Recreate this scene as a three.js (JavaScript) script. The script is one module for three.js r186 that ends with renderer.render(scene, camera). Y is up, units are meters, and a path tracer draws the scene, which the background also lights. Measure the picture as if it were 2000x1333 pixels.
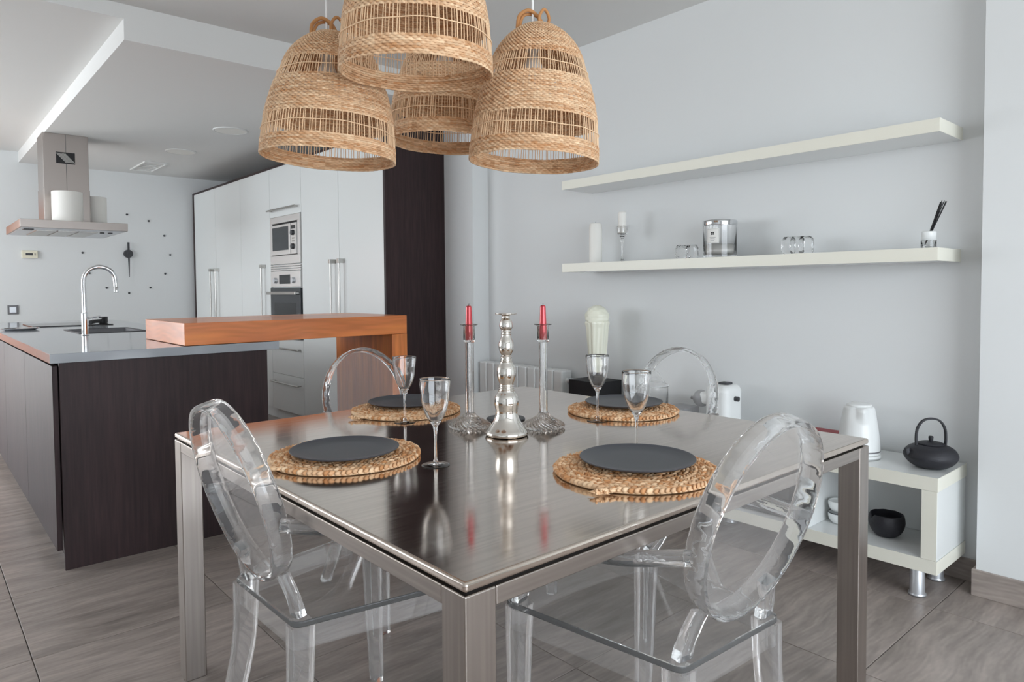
import * as THREE from 'three';
import { RoundedBoxGeometry } from 'three/addons/geometries/RoundedBoxGeometry.js';
import { mergeGeometries, toCreasedNormals } from 'three/addons/utils/BufferGeometryUtils.js';
import { RectAreaLightUniformsLib } from 'three/addons/lights/RectAreaLightUniformsLib.js';

// ---------------------------------------------------------------- camera, sky, light, exposure
const scene = new THREE.Scene();
const renderer = new THREE.WebGLRenderer({ antialias: true });
renderer.toneMapping = THREE.LinearToneMapping;
renderer.toneMappingExposure = 1.21;
renderer.shadowMap.enabled = true;
RectAreaLightUniformsLib.init();
const FOCAL = 1349.7;                                           // pixels, in a 2000 x 1333 frame
const camera = new THREE.PerspectiveCamera(2 * Math.atan(666.5 / FOCAL) * 180 / Math.PI, 2000 / 1333, 0.05, 100);
{
  const yaw = 0.7194, pitch = -0.0371, roll = -0.0074;
  const F = new THREE.Vector3(Math.sin(yaw) * Math.cos(pitch), Math.sin(pitch), -Math.cos(yaw) * Math.cos(pitch));
  const R0 = new THREE.Vector3(Math.cos(yaw), 0, Math.sin(yaw)), U0 = new THREE.Vector3().crossVectors(R0, F);
  const R = R0.clone().multiplyScalar(Math.cos(roll)).addScaledVector(U0, Math.sin(roll));
  const U = U0.clone().multiplyScalar(Math.cos(roll)).addScaledVector(R0, -Math.sin(roll));
  camera.quaternion.setFromRotationMatrix(new THREE.Matrix4().makeBasis(R, U, F.clone().negate()));
  camera.position.set(0, 1.181, 0);
  camera.setViewOffset(2000, 1333, 0, 53, 2000, 1333);          // the photograph is shot with a shifted lens
}
scene.background = new THREE.Color().setRGB(2.3, 2.6, 2.95);    // hazy bright sky outside the windows
function windowLight(x, y, z, w, h, tx, ty, tz, power, color) {
  const l = new THREE.RectAreaLight(new THREE.Color().setRGB(...color), power, w, h);
  l.position.set(x, y, z); l.lookAt(tx, ty, tz); scene.add(l); return l;
}
windowLight(0.5, 1.2, 2.5, 3.7, 2.2, 0.5, 1.2, -5, 3.2, [0.945, 1.0, 1.045]).name = 'daylight_terrace_window';
windowLight(-1.35, 1.08, -8.4, 1.8, 2.05, -1.35, 1.08, 5, 3.0, [1.0, 0.99, 0.96]).name = 'daylight_kitchen_door';
windowLight(-2.5, 1.65, -6.1, 2.9, 1.4, 5, 1.65, -6.1, 4.0, [0.97, 1.0, 1.02]).name = 'daylight_kitchen_window';

// ---------------------------------------------------------------- helpers
let seed = 7;
const rnd = () => { seed = (seed * 1664525 + 1013904223) >>> 0; return seed / 4294967296; };
const rr = (a, b) => a + (b - a) * rnd();
const hash = (i, j, k = 0) => { const s = Math.sin(i * 127.1 + j * 311.7 + k * 74.7) * 43758.5453; return s - Math.floor(s); };
const V = (x, y, z) => new THREE.Vector3(x, y, z);
const taken = {};
function numbered(n) { taken[n] = (taken[n] ?? -1) + 1; return taken[n] ? n + '_' + String(taken[n]).padStart(3, '0') : n; }
function shadows(o) { o.castShadow = o.receiveShadow = true; return o; }
function part(name, geo, mat, parent, label) {
  const m = shadows(new THREE.Mesh(geo, mat)); m.name = name; parent.add(m);
  if (label) m.userData.label = label;
  return m;
}
function thing(name, label, category, pos = [0, 0, 0], group, turn = 0) {
  const o = new THREE.Group(); o.name = numbered(name); o.position.set(...pos); o.rotation.y = turn;
  o.userData = { label, category }; if (group) o.userData.group = group;
  scene.add(o); return o;
}
function single(name, label, category, geo, mat, pos = [0, 0, 0], group) {
  const m = shadows(new THREE.Mesh(geo, mat)); m.name = numbered(name); m.position.set(...pos);
  m.userData = { label, category }; if (group) m.userData.group = group;
  scene.add(m); return m;
}
function copyOf(o, label, pos, turn) {
  const c = o.clone(); c.name = numbered(o.name.replace(/_\d{3}$/, '')); c.userData = { ...o.userData, label };
  c.position.set(...pos); c.rotation.set(0, turn, 0); scene.add(c); return c;
}
function structure(name) { const g = new THREE.Group(); g.name = name; g.userData.kind = 'structure'; scene.add(g); return g; }
// uv in metres from the face that each vertex lies on
function metreUV(g, s = 1, ox = 0, oy = 0, swap = false) {
  g = g.index ? g.toNonIndexed() : g;
  const p = g.attributes.position, n = g.attributes.normal, uv = new Float32Array(p.count * 2);
  for (let i = 0; i < p.count; i++) {
    const ax = Math.abs(n.getX(i)), ay = Math.abs(n.getY(i)), az = Math.abs(n.getZ(i));
    let u, v;
    if (ay >= ax && ay >= az) { u = p.getX(i); v = p.getZ(i); } else if (ax >= az) { u = p.getZ(i); v = p.getY(i); } else { u = p.getX(i); v = p.getY(i); }
    if (swap) [u, v] = [v, u];
    uv[2 * i] = u * s + ox; uv[2 * i + 1] = v * s + oy;
  }
  g.setAttribute('uv', new THREE.BufferAttribute(uv, 2)); return g;
}
const at = (g, x, y, z) => g.translate(x, y, z);
function box(x0, x1, y0, y1, z0, z1, s = 1, swap = false) {        // a plain block between two corners
  return metreUV(at(new THREE.BoxGeometry(x1 - x0, y1 - y0, z1 - z0), (x0 + x1) / 2, (y0 + y1) / 2, (z0 + z1) / 2), s, 0, 0, swap);
}
function rbox(x0, x1, y0, y1, z0, z1, r = 0.003, s = 1, swap = false, seg = 2) {   // a block with rounded edges
  const g = new RoundedBoxGeometry(x1 - x0, y1 - y0, z1 - z0, seg, Math.min(r, (x1 - x0) / 2.01, (y1 - y0) / 2.01, (z1 - z0) / 2.01));
  return metreUV(at(g, (x0 + x1) / 2, (y0 + y1) / 2, (z0 + z1) / 2), s, 0, 0, swap);
}
function lathe(pts, seg = 48) { return new THREE.LatheGeometry(pts.map(([r, y]) => new THREE.Vector2(r, y)), seg); }
function smoothLathe(pts, n = 60, seg = 48) {
  const c = new THREE.CatmullRomCurve3(pts.map(([r, y]) => V(r, y, 0)), false, 'centripetal');
  return new THREE.LatheGeometry(c.getPoints(n).map((p) => new THREE.Vector2(Math.max(p.x, 0), p.y)), seg);
}
function tube(pts, r, n = 32, rs = 10, closed = false) {
  const c = new THREE.CatmullRomCurve3(pts.map((p) => V(...p)), closed, 'centripetal');
  return new THREE.TubeGeometry(c, n, r, rs, closed);
}
function rod(a, b, r, rs = 12) {                                    // a capped straight rod
  const A = V(...a), B = V(...b), d = B.clone().sub(A), g = new THREE.CylinderGeometry(r, r, d.length(), rs);
  g.applyQuaternion(new THREE.Quaternion().setFromUnitVectors(V(0, 1, 0), d.clone().normalize()));
  const m = A.add(B).multiplyScalar(0.5); return at(g, m.x, m.y, m.z);
}
const cyl = (r0, r1, h, y0 = 0, seg = 32) => at(new THREE.CylinderGeometry(r1, r0, h, seg), 0, y0 + h / 2, 0);
function merge(list) {
  return mergeGeometries(list.map((g) => { g = g.index ? g.toNonIndexed() : g; for (const k of Object.keys(g.attributes)) if (!['position', 'normal', 'uv'].includes(k)) g.deleteAttribute(k); return g; }));
}
// sweep of a rounded rectangle along a path; size(t) gives [half across, half along the normal]
function sweep(path, size, ref, { n = 24, closed = false, round = 0.35, crease = 0.7 } = {}) {
  const c = new THREE.CatmullRomCurve3(path.map((p) => V(...p)), closed, 'centripetal'), ring = [], K = 12; c.arcLengthDivisions = 3000;
  for (let k = 0; k < K; k++) {                                     // rounded square, unit size
    const q = Math.floor(k / 3), a = (q + (k % 3) / 2) * Math.PI / 2, cx = [1, -1, -1, 1][q], cy = [1, 1, -1, -1][q];
    ring.push([cx * (1 - round) + round * Math.cos(a), cy * (1 - round) + round * Math.sin(a)]);
  }
  const pos = [], idx = [], rows = closed ? n : n + 1;
  for (let i = 0; i < rows; i++) {
    const t = i / n, p = c.getPointAt(closed ? t % 1 : t), tan = c.getTangentAt(closed ? t % 1 : t), rf = typeof ref === 'function' ? ref(t, p) : V(...ref);
    const a = new THREE.Vector3().crossVectors(tan, rf).normalize(), b = new THREE.Vector3().crossVectors(a, tan).normalize(), [sa, sb] = size(t);
    for (const [x, y] of ring) { const v = p.clone().addScaledVector(a, x * sa).addScaledVector(b, y * sb); pos.push(v.x, v.y, v.z); }
  }
  for (let i = 0; i < (closed ? n : n); i++) for (let k = 0; k < K; k++) {
    const i2 = (i + 1) % rows, k2 = (k + 1) % K, A = i * K + k, B = i * K + k2, C = i2 * K + k2, D = i2 * K + k;
    idx.push(A, B, C, A, C, D);
  }
  if (!closed) for (let k = 1; k < K - 1; k++) { idx.push(0, k + 1, k); const o = n * K; idx.push(o, o + k, o + k + 1); }
  const g = new THREE.BufferGeometry(); g.setAttribute('position', new THREE.Float32BufferAttribute(pos, 3)); g.setIndex(idx); g.computeVertexNormals();
  // make sure that faces point outwards
  let vol = 0; const P = g.attributes.position, a = V(), b = V(), d = V();
  for (let i = 0; i < idx.length; i += 3) { a.fromBufferAttribute(P, idx[i]); b.fromBufferAttribute(P, idx[i + 1]); d.fromBufferAttribute(P, idx[i + 2]); vol += a.dot(b.cross(d)); }
  if (vol < 0) { for (let i = 0; i < idx.length; i += 3) [idx[i], idx[i + 1]] = [idx[i + 1], idx[i]]; g.setIndex(idx); g.computeVertexNormals(); }
  const o = toCreasedNormals(g, crease);
  o.setAttribute('uv', new THREE.BufferAttribute(new Float32Array(o.attributes.position.count * 2), 2));
  return o;
}
// ---------------------------------------------------------------- computed textures
function noise2(per, sd) {                                          // tileable value noise with period per x per
  return (x, y, px = per, py = per) => {
    const xi = Math.floor(x), yi = Math.floor(y), fx = x - xi, fy = y - yi, s = (t) => t * t * (3 - 2 * t), m = (a, n) => ((a % n) + n) % n;
    const h = (i, j) => hash(m(i, px), m(j, py), sd), u = s(fx), v = s(fy);
    return (h(xi, yi) * (1 - u) + h(xi + 1, yi) * u) * (1 - v) + (h(xi, yi + 1) * (1 - u) + h(xi + 1, yi + 1) * u) * v;
  };
}
function texture(w, h, fn, srgb) {
  const d = new Uint8Array(w * h * 4);
  for (let j = 0; j < h; j++) for (let i = 0; i < w; i++) {
    const c = fn(i / w, j / h), o = (j * w + i) * 4;
    d[o] = Math.max(0, Math.min(255, c[0])); d[o + 1] = Math.max(0, Math.min(255, c[1])); d[o + 2] = Math.max(0, Math.min(255, c[2])); d[o + 3] = 255;
  }
  const t = new THREE.DataTexture(d, w, h, THREE.RGBAFormat); t.wrapS = t.wrapT = THREE.RepeatWrapping; t.magFilter = THREE.LinearFilter; t.minFilter = THREE.LinearMipmapLinearFilter;
  t.generateMipmaps = true; if (srgb) t.colorSpace = THREE.SRGBColorSpace; t.needsUpdate = true; return t;
}
const nz = noise2(64, 3);
const brushed = texture(512, 512, (u, v) => {                       // fine streaks along u
  const a = 0.5 * nz(u * 6, v * 256, 6, 256) + 0.3 * nz(u * 14, v * 128, 14, 128) + 0.2 * nz(u * 4, v * 5, 4, 5), k = 255 * a; return [k, k, k];
});
const steelRough = texture(512, 512, (u, v) => {
  const a = 0.45 * nz(u * 5, v * 200, 5, 200) + 0.55 * nz(u * 7, v * 7, 7, 7), k = 255 * (0.55 + 0.45 * a); return [k, k, k];
});
const steelTone = texture(512, 512, (u, v) => {
  const k = 225 + 20 * nz(u * 5, v * 220, 5, 220) + 10 * nz(u * 6, v * 6, 6, 6); return [k, k * 0.985, k * 0.97];
}, true);
const cherry = texture(1024, 512, (u, v) => {                       // orange-brown wood, grain along u
  const w = 0.02 * nz(u * 5, v * 4, 5, 4), a = nz(u * 4, (v + w) * 40, 4, 40), b = nz(u * 12, (v + w) * 130, 12, 130), c = nz(u * 3, v * 6, 3, 6), k = 0.82 + 0.14 * a + 0.1 * b + 0.1 * c;
  return [214 * k, 126 * k * (0.96 + 0.05 * a), 66 * k * (0.9 + 0.1 * b)];
}, true);
const wenge = texture(512, 512, (u, v) => {                         // nearly black brown wood, fine grain along v
  const a = nz(u * 90, v * 5, 90, 5), b = nz(u * 230, v * 14, 230, 14), c = nz(u * 7, v * 2, 7, 2), k = 0.72 + 0.24 * a + 0.2 * b + 0.18 * c;
  return [50 * k, 36 * k, 37 * k];
}, true);
const wengeBump = texture(512, 512, (u, v) => { const k = 255 * (0.5 * nz(u * 90, v * 5, 90, 5) + 0.5 * nz(u * 230, v * 14, 230, 14)); return [k, k, k]; });
const stoneTile = texture(1024, 1024, (u, v) => {                   // grey-brown streaked porcelain, streaks along u
  const w = 0.03 * nz(u * 6, v * 5, 6, 5), a = nz(u * 6, (v + w) * 48, 6, 48), b = nz(u * 20, (v + w) * 170, 20, 170), c = nz(u * 5, v * 9, 5, 9), d = nz(u * 60, v * 200, 60, 200);
  const k = 0.76 + 0.16 * a + 0.12 * b + 0.12 * c + 0.06 * d; return [160 * k, 149 * k, 142 * k];
}, true);
const stoneRough = texture(512, 512, (u, v) => { const k = 150 + 60 * nz(u * 6, v * 40, 6, 40) + 40 * nz(u * 9, v * 9, 9, 9); return [k, k, k]; });
const plaster = texture(256, 256, (u, v) => { const k = 255 * (0.6 * nz(u * 60, v * 60, 60, 60) + 0.4 * nz(u * 24, v * 24, 24, 24)); return [k, k, k]; });
const iron = texture(256, 256, (u, v) => { const k = 255 * (0.5 * nz(u * 50, v * 50, 50, 50) + 0.5 * nz(u * 30, v * 60, 30, 60)); return [k, k, k]; });

// ---------------------------------------------------------------- materials
const std = (o) => new THREE.MeshStandardMaterial(o), phy = (o) => new THREE.MeshPhysicalMaterial(o);
const M = {
  wall: std({ color: 0xe2e4e4, roughness: 0.85, bumpMap: plaster, bumpScale: 0.0004 }),
  ceiling: std({ color: 0xe4e4e2, roughness: 0.9 }),
  tile: std({ map: stoneTile, roughness: 0.52, roughnessMap: stoneRough }),
  grout: std({ color: 0x5f5a57, roughness: 0.95 }),
  steel: std({ color: 0xded5cd, metalness: 1, roughness: 0.15, roughnessMap: steelRough, map: steelTone }),
  steelSatin: std({ color: 0xb4aeaa, metalness: 1, roughness: 0.3, map: steelTone, bumpMap: brushed, bumpScale: 0.00003 }),
  applianceSteel: std({ color: 0xd6d4d2, metalness: 0.8, roughness: 0.5 }),
  hoodSteel: std({ color: 0xa39b96, metalness: 1, roughness: 0.34 }),
  chrome: std({ color: 0xd9dadc, metalness: 1, roughness: 0.07 }),
  satin: std({ color: 0xb4b2ae, metalness: 1, roughness: 0.3 }),
  mercury: std({ color: 0xe6e2dc, metalness: 1, roughness: 0.09 }),
  aluminium: std({ color: 0xd5d8dc, metalness: 0.7, roughness: 0.35 }),
  wenge: phy({ map: wenge, roughness: 0.5, bumpMap: wengeBump, bumpScale: 0.0002, specularIntensity: 0.6 }),
  wengeGloss: phy({ map: wenge, color: 0xffffff, roughness: 0.52, bumpMap: wengeBump, bumpScale: 0.0002, specularIntensity: 0.5 }),
  black: std({ color: 0x17171a, roughness: 0.6 }),
  blackGloss: std({ color: 0x1a1b1e, roughness: 0.12 }),
  glassDark: std({ color: 0x35373b, roughness: 0.1 }),
  darkGrey: std({ color: 0x3b3c40, roughness: 0.45 }),
  midGrey: std({ color: 0x77777a, roughness: 0.5 }),
  cherry: phy({ map: cherry, roughness: 0.38, clearcoat: 0.3, clearcoatRoughness: 0.1 }),
  counter: std({ color: 0x9fa3a8, roughness: 0.09 }),
  whiteDoor: std({ color: 0xe6e9e8, roughness: 0.28 }),
  whiteGloss: std({ color: 0xebedec, roughness: 0.18 }),
  edge: std({ color: 0xeeecdf, roughness: 0.35 }),
  plate: std({ color: 0x484a50, roughness: 0.42 }),
  whitePlastic: std({ color: 0xeceeed, roughness: 0.3 }),
  cream: std({ color: 0xe7e2cd, roughness: 0.5 }),
  wax: std({ color: 0xf0eee8, roughness: 0.55 }),
  castIron: std({ color: 0x26262c, roughness: 0.55, bumpMap: iron, bumpScale: 0.0008 }),
  redCandle: phy({ color: 0xc43a42, roughness: 0.3, metalness: 0.35, clearcoat: 0.5, clearcoatRoughness: 0.2 }),
  acrylic: phy({ color: 0xffffff, roughness: 0.02, transmission: 0.945, thickness: 0.02, ior: 1.25 }),
  acrylicSheet: phy({ color: 0xffffff, roughness: 0.02, transmission: 0.955, thickness: 0, ior: 1.5 }),
  crystal: phy({ color: 0xffffff, roughness: 0, transmission: 1, thickness: 0.005, ior: 1.5 }),
  pane: phy({ color: 0xffffff, roughness: 0, transmission: 1, thickness: 0, ior: 1.5 }),
  paleGreen: phy({ color: 0xf8f8e6, roughness: 0.35, clearcoat: 0.3 }),
  cord: std({ color: 0xf2f2f2, roughness: 0.6 }),
  straw: std({ color: 0xffffff, roughness: 0.62, vertexColors: true }),
  shadeStraw: phy({ color: 0xffffff, roughness: 0.75, vertexColors: true, transmission: 0.15, thickness: 0 }),
  rope: std({ color: 0xc08a58, roughness: 0.8 }),
  frame: std({ color: 0xd8dadb, roughness: 0.4 }),
  terrace: std({ color: 0xa8a49c, roughness: 0.9 }),
  redPaper: std({ color: 0xa5484c, roughness: 0.6 }),
  bulb: std({ color: 0xf4f2ec, roughness: 0.2 }),
};

// ---------------------------------------------------------------- the room
const XW = 3.16, XL = -2.6, ZB = -8.5, ZF = 2.6, H = 2.66, HK = 2.478, HL = 2.585, XD = 0.885, ZD = -4.03;
const floor = structure('floor');
part('floor_slab', box(XL - 0.2, XW + 0.2, -0.2, -0.004, ZB - 0.2, ZF + 0.2), M.grout, floor);
{
  const tx = 0.63, tz = 0.6, variants = [];
  for (let k = 0; k < 6; k++) { const g = new RoundedBoxGeometry(tx - 0.003, 0.012, tz - 0.003, 1, 0.0012); variants.push(metreUV(g, 0.8, rr(0, 1), rr(0, 1))); }
  for (let i = -5; i < 5; i++) for (let j = -13; j < 6; j++) {      // seams of the photograph: x = 0.27 + k 0.63, z = -0.857 + k 0.6
    const x0 = 0.27 + i * tx, z0 = -0.857 + j * tz; if (x0 + tx < XL || x0 > XW || z0 + tz < ZB || z0 > ZF) continue;
    const t = part('tile', variants[Math.floor(rnd() * 6)], M.tile, floor); t.position.set(x0 + tx / 2, -0.006, z0 + tz / 2);
  }
}
const wallR = structure('wall_right');
part('wall_surface', box(XW, XW + 0.2, 0, 2.9, ZB - 0.2, ZF + 0.2), M.wall, wallR);
part('pillar', box(XW - 0.13, XW, 0, H, -0.79, 0.1), M.wall, wallR);
part('pillar', box(XW - 0.14, XW, 0, H, -4.198, -3.86), M.wall, wallR);
const baseR = structure('baseboard_right');
part('baseboard_run', rbox(XW - 0.012, XW, 0, 0.09, -3.86, -0.79, 0.002, 0.8), M.tile, baseR);
part('baseboard_run', rbox(XW - 0.142, XW - 0.13, 0, 0.1, -0.803, 0.11, 0.002, 0.8), M.tile, baseR);
part('baseboard_run', rbox(XW - 0.131, XW - 0.012, 0, 0.1, -0.803, -0.79, 0.002, 0.8), M.tile, baseR);
const wallB = structure('wall_back');
part('wall_surface', box(0.58, XW, 0, 2.9, ZB - 0.2, ZB), M.wall, wallB);
part('wall_surface', box(XL, -2.3, 0, 2.9, ZB - 0.2, ZB), M.wall, wallB); part('wall_surface', box(-0.4, -0.3, 0, 2.9, ZB - 0.2, ZB), M.wall, wallB);
part('lintel', box(-2.3, -0.4, 2.15, 2.9, ZB - 0.2, ZB), M.wall, wallB);
part('lintel', box(-0.3, 0.58, 2.1, 2.9, ZB - 0.2, ZB), M.wall, wallB);
const wallL = structure('wall_left');
for (const [y0, y1, z0, z1] of [[0, 2.9, ZB - 0.2, -7.6], [0, 2.9, -4.6, ZF + 0.2], [0, 0.9, -7.6, -4.6], [2.4, 2.9, -7.6, -4.6]]) part('wall_surface', box(XL - 0.2, XL, y0, y1, z0, z1), M.wall, wallL);
const wallF = structure('wall_front');
part('wall_surface', box(XL, -1.4, 0, 2.9, ZF, ZF + 0.2), M.wall, wallF);
part('wall_surface', box(2.4, XW, 0, 2.9, ZF, ZF + 0.2), M.wall, wallF);
part('lintel', box(-1.4, 2.4, 2.35, 2.9, ZF, ZF + 0.2), M.wall, wallF);
const ceiling = structure('ceiling');
part('dining_ceiling', box(XL, XW, H, 2.9, ZD, ZF), M.ceiling, ceiling);
part('kitchen_ceiling', box(XD, XW, HK, 2.9, ZB, ZD), M.ceiling, ceiling);
part('raised_ceiling', box(XL, XD, HL, 2.9, ZB, ZD), M.ceiling, ceiling);
{
  const w1 = structure('window_1');                                 // terrace doors behind the viewer
  for (const [a, b, c, d] of [[-1.4, 2.4, 0, 0.06], [-1.4, 2.4, 2.29, 2.35], [-1.4, -1.33, 0.06, 2.29], [2.33, 2.4, 0.06, 2.29], [-0.17, -0.07, 0.06, 2.29], [1.08, 1.18, 0.06, 2.29]])
    part('window_frame', rbox(a, b, c, d, ZF + 0.04, ZF + 0.12, 0.004), M.frame, w1);
  for (const [a, b] of [[-1.33, -0.17], [-0.07, 1.08], [1.18, 2.33]]) part('pane', box(a, b, 0.06, 2.29, ZF + 0.075, ZF + 0.085), M.pane, w1);
  const w2 = structure('window_2');                                 // kitchen window in the left wall, outside the picture
  for (const [a, b, c, d] of [[-7.6, -4.6, 0.9, 0.96], [-7.6, -4.6, 2.34, 2.4], [-7.6, -7.54, 0.96, 2.34], [-4.66, -4.6, 0.96, 2.34], [-6.14, -6.06, 0.96, 2.34]])
    part('window_frame', rbox(XL - 0.12, XL - 0.04, c, d, a, b, 0.004), M.frame, w2);
  for (const [a, b] of [[-7.54, -6.14], [-6.06, -4.66]]) part('pane', box(XL - 0.085, XL - 0.075, 0.96, 2.34, a, b), M.pane, w2);
  const d1 = structure('door_1');                                   // glazed kitchen door, left of the picture
  for (const [a, b, c, d] of [[-2.3, -0.4, 0, 0.06], [-2.3, -0.4, 2.09, 2.15], [-2.3, -2.23, 0.06, 2.09], [-0.47, -0.4, 0.06, 2.09], [-1.4, -1.3, 0.06, 2.09]])
    part('door_frame', rbox(a, b, c, d, ZB - 0.12, ZB - 0.04, 0.004), M.frame, d1);
  for (const [a, b] of [[-2.23, -1.4], [-1.3, -0.47]]) part('pane', box(a, b, 0.06, 2.09, ZB - 0.085, ZB - 0.075), M.pane, d1);
  const d2 = structure('door_2');                                   // warm wooden inner door that the island's dark doors mirror
  part('door_leaf', rbox(-0.255, 0.535, 0.004, 2.05, ZB - 0.09, ZB - 0.05, 0.003, 0.9, true), M.cherry, d2);
  for (const [a, b, c, d] of [[-0.3, -0.258, 0, 2.1], [0.538, 0.58, 0, 2.1], [-0.258, 0.538, 2.053, 2.1]]) part('door_frame', rbox(a, b, c, d, ZB - 0.15, ZB + 0.012, 0.003, 0.9, true), M.cherry, d2);
  part('door_handle', rod([-0.2, 1.02, ZB - 0.03], [-0.08, 1.02, ZB - 0.03], 0.009), M.satin, d2);
  const g1 = structure('ground_outside');
  part('terrace_paving', box(-8, 9, -0.2, -0.01, ZF + 0.2, 12), M.terrace, g1);
  part('yard_paving', box(-8, 9, -0.2, -0.01, -18, ZB - 0.2), M.terrace, g1);
}

// ---------------------------------------------------------------- dining table
const TX0 = 0.6, TX1 = 2.033, TZ1 = -0.794, TZ0 = -2.245;
{
  const t = thing('dining_table', 'large square brushed steel dining table with four square legs', 'table', [(TX0 + TX1) / 2, 0, (TZ0 + TZ1) / 2]);
  const hx = (TX1 - TX0) / 2, hz = (TZ1 - TZ0) / 2, L = 0.06;
  part('table_top', rbox(-hx, hx, 0.734, 0.75, -hz, hz, 0.006, 1.0, false, 3), M.steel, t);
  part('sub_frame', box(-hx + 0.012, hx - 0.012, 0.73, 0.734, -hz + 0.012, hz - 0.012), M.black, t);
  for (const s of [-1, 1]) {
    part('apron', rbox(-hx + L, hx - L, 0.7, 0.73, s > 0 ? hz - 0.04 : -hz, s > 0 ? hz : -hz + 0.04, 0.002, 1), M.steelSatin, t);
    part('apron', rbox(s > 0 ? hx - 0.04 : -hx, s > 0 ? hx : -hx + 0.04, 0.7, 0.73, -hz + L, hz - L, 0.002, 1), M.steelSatin, t);
    for (const q of [-1, 1]) part('leg', rbox(s > 0 ? hx - L : -hx, s > 0 ? hx : -hx + L, 0, 0.73, q > 0 ? hz - L : -hz, q > 0 ? hz : -hz + L, 0.003, 1, true), M.steelSatin, t);
  }
}

// ---------------------------------------------------------------- clear chairs with oval backs
function makeChair(label, pos, turn) {                              // faces +z
  const t = thing('clear_armchair', label, 'chair', pos, 'clear plastic armchairs round the table', turn), m = M.acrylic;
  const outline = (d) => {                                          // seat outline, drawn in x and -z
    const s = new THREE.Shape(), r = 0.168 - d, f = 0.25 - d, zr = -0.21 + d, zf = 0.235 - d;
    s.moveTo(-r + 0.02, -zr); s.lineTo(r - 0.02, -zr); s.quadraticCurveTo(r, -zr, r + 0.003, -zr - 0.02);
    s.lineTo(f - 0.006, -zf + 0.03); s.quadraticCurveTo(f, -zf, f - 0.03, -zf - 0.004); s.quadraticCurveTo(0, -zf - 0.04, -f + 0.03, -zf - 0.004);
    s.quadraticCurveTo(-f, -zf, -f + 0.006, -zf + 0.03); s.lineTo(-r - 0.003, -zr - 0.02); s.quadraticCurveTo(-r, -zr, -r + 0.02, -zr); return s;
  };
  const seat = new THREE.ExtrudeGeometry(outline(0), { depth: 0.008, bevelEnabled: true, bevelSize: 0.003, bevelThickness: 0.003, bevelSegments: 2, curveSegments: 10 });
  part('seat', seat.rotateX(-Math.PI / 2).translate(0, 0.449, 0), m, t);
  const sk = outline(0.002); sk.holes.push(outline(0.009));
  part('skirt', new THREE.ExtrudeGeometry(sk, { depth: 0.05, bevelEnabled: false, curveSegments: 10 }).rotateX(-Math.PI / 2).translate(0, 0.3955, 0), M.acrylicSheet, t);
  const back = { y: 0.724, z: -0.2605, lean: 0.276, a: 0.18, b: 0.211 };
  const onBack = (ang, off = 0) => { const h = back.b * Math.sin(ang); return [back.a * Math.cos(ang), back.y + h * Math.cos(back.lean) + off * Math.sin(back.lean), back.z - h * Math.sin(back.lean) + off * Math.cos(back.lean)]; };
  const nrm = [0, Math.sin(back.lean), Math.cos(back.lean)];
  const ringPts = []; for (let k = 0; k < 32; k++) ringPts.push(onBack(k / 32 * Math.PI * 2));
  part('back_frame', sweep(ringPts, () => [0.007, 0.024], nrm, { n: 160, closed: true, round: 0.4 }), m, t);
  const el = new THREE.Shape(); el.absellipse(0, 0, back.a - 0.0074, back.b - 0.0074, 0, Math.PI * 2);
  part('back_pane', new THREE.ExtrudeGeometry(el, { depth: 0.006, bevelEnabled: false, curveSegments: 36 }).translate(0, 0, -0.003).rotateX(-back.lean).translate(0, back.y, back.z), M.acrylicSheet, t);
  for (const s of [-1, 1]) {
    part('front_leg', sweep([[s * 0.222, 0.445, 0.212], [s * 0.222, 0.3, 0.216], [s * 0.218, 0, 0.222]], (u) => [0.025 - 0.009 * u, 0.025 - 0.009 * u], [0, 0, 1], { n: 6, round: 0.25 }), m, t);
    part('rear_leg', sweep([[s * 0.152, 0.445, -0.19], [s * 0.156, 0.3, -0.197], [s * 0.168, 0.14, -0.23], [s * 0.184, 0, -0.29]], (u) => [0.023 - 0.006 * u, 0.027 - 0.009 * u], [0, 0.3, 1], { n: 12, round: 0.25 }), m, t);
    const q = onBack(Math.PI * 1.5 + s * 0.62, 0);
    part('upright', sweep([[s * 0.142, 0.463, -0.19], [s * 0.138, 0.495, -0.196], [s * (Math.abs(q[0]) + 0.012), q[1] - 0.006, q[2] + 0.002]], (u) => [0.023 - 0.005 * u, 0.011], nrm, { n: 8, round: 0.25 }), m, t);
    const e = onBack(s > 0 ? -0.17 : Math.PI + 0.17, 0.002);
    part('armrest', sweep([[s * 0.226, 0.463, 0.205], [s * 0.238, 0.51, 0.18], [s * 0.262, 0.575, 0.165], [s * 0.284, 0.635, 0.145], [s * 0.29, 0.668, 0.09], [s * 0.284, 0.672, 0.0], [s * 0.26, 0.67, -0.12], [e[0] + s * 0.012, e[1] - 0.002, e[2]]],
      () => [0.019, 0.011], (u) => V(s * 0.4 * (u < 0.45 ? 1 : 0), 1, u < 0.45 ? 1.2 : 0), { n: 90, round: 0.3 }), m, t);
  }
  return t;
}
const chair = makeChair('clear oval-backed armchair nearest the dark kitchen island panel', [0.8175, 0, -1.591], Math.PI / 2 + 0.0225);
copyOf(chair, 'clear oval-backed armchair in front, backing onto the open floor by the white bench', [1.261, 0, -0.957], Math.PI - 0.05);
copyOf(chair, 'clear oval-backed armchair across the table, seen against the orange bar leg', [1.42, 0, -2.275], 0);
copyOf(chair, 'clear oval-backed armchair across the table, seen against the white shelf wall', [2.055, 0, -1.655], -Math.PI / 2);

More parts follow.
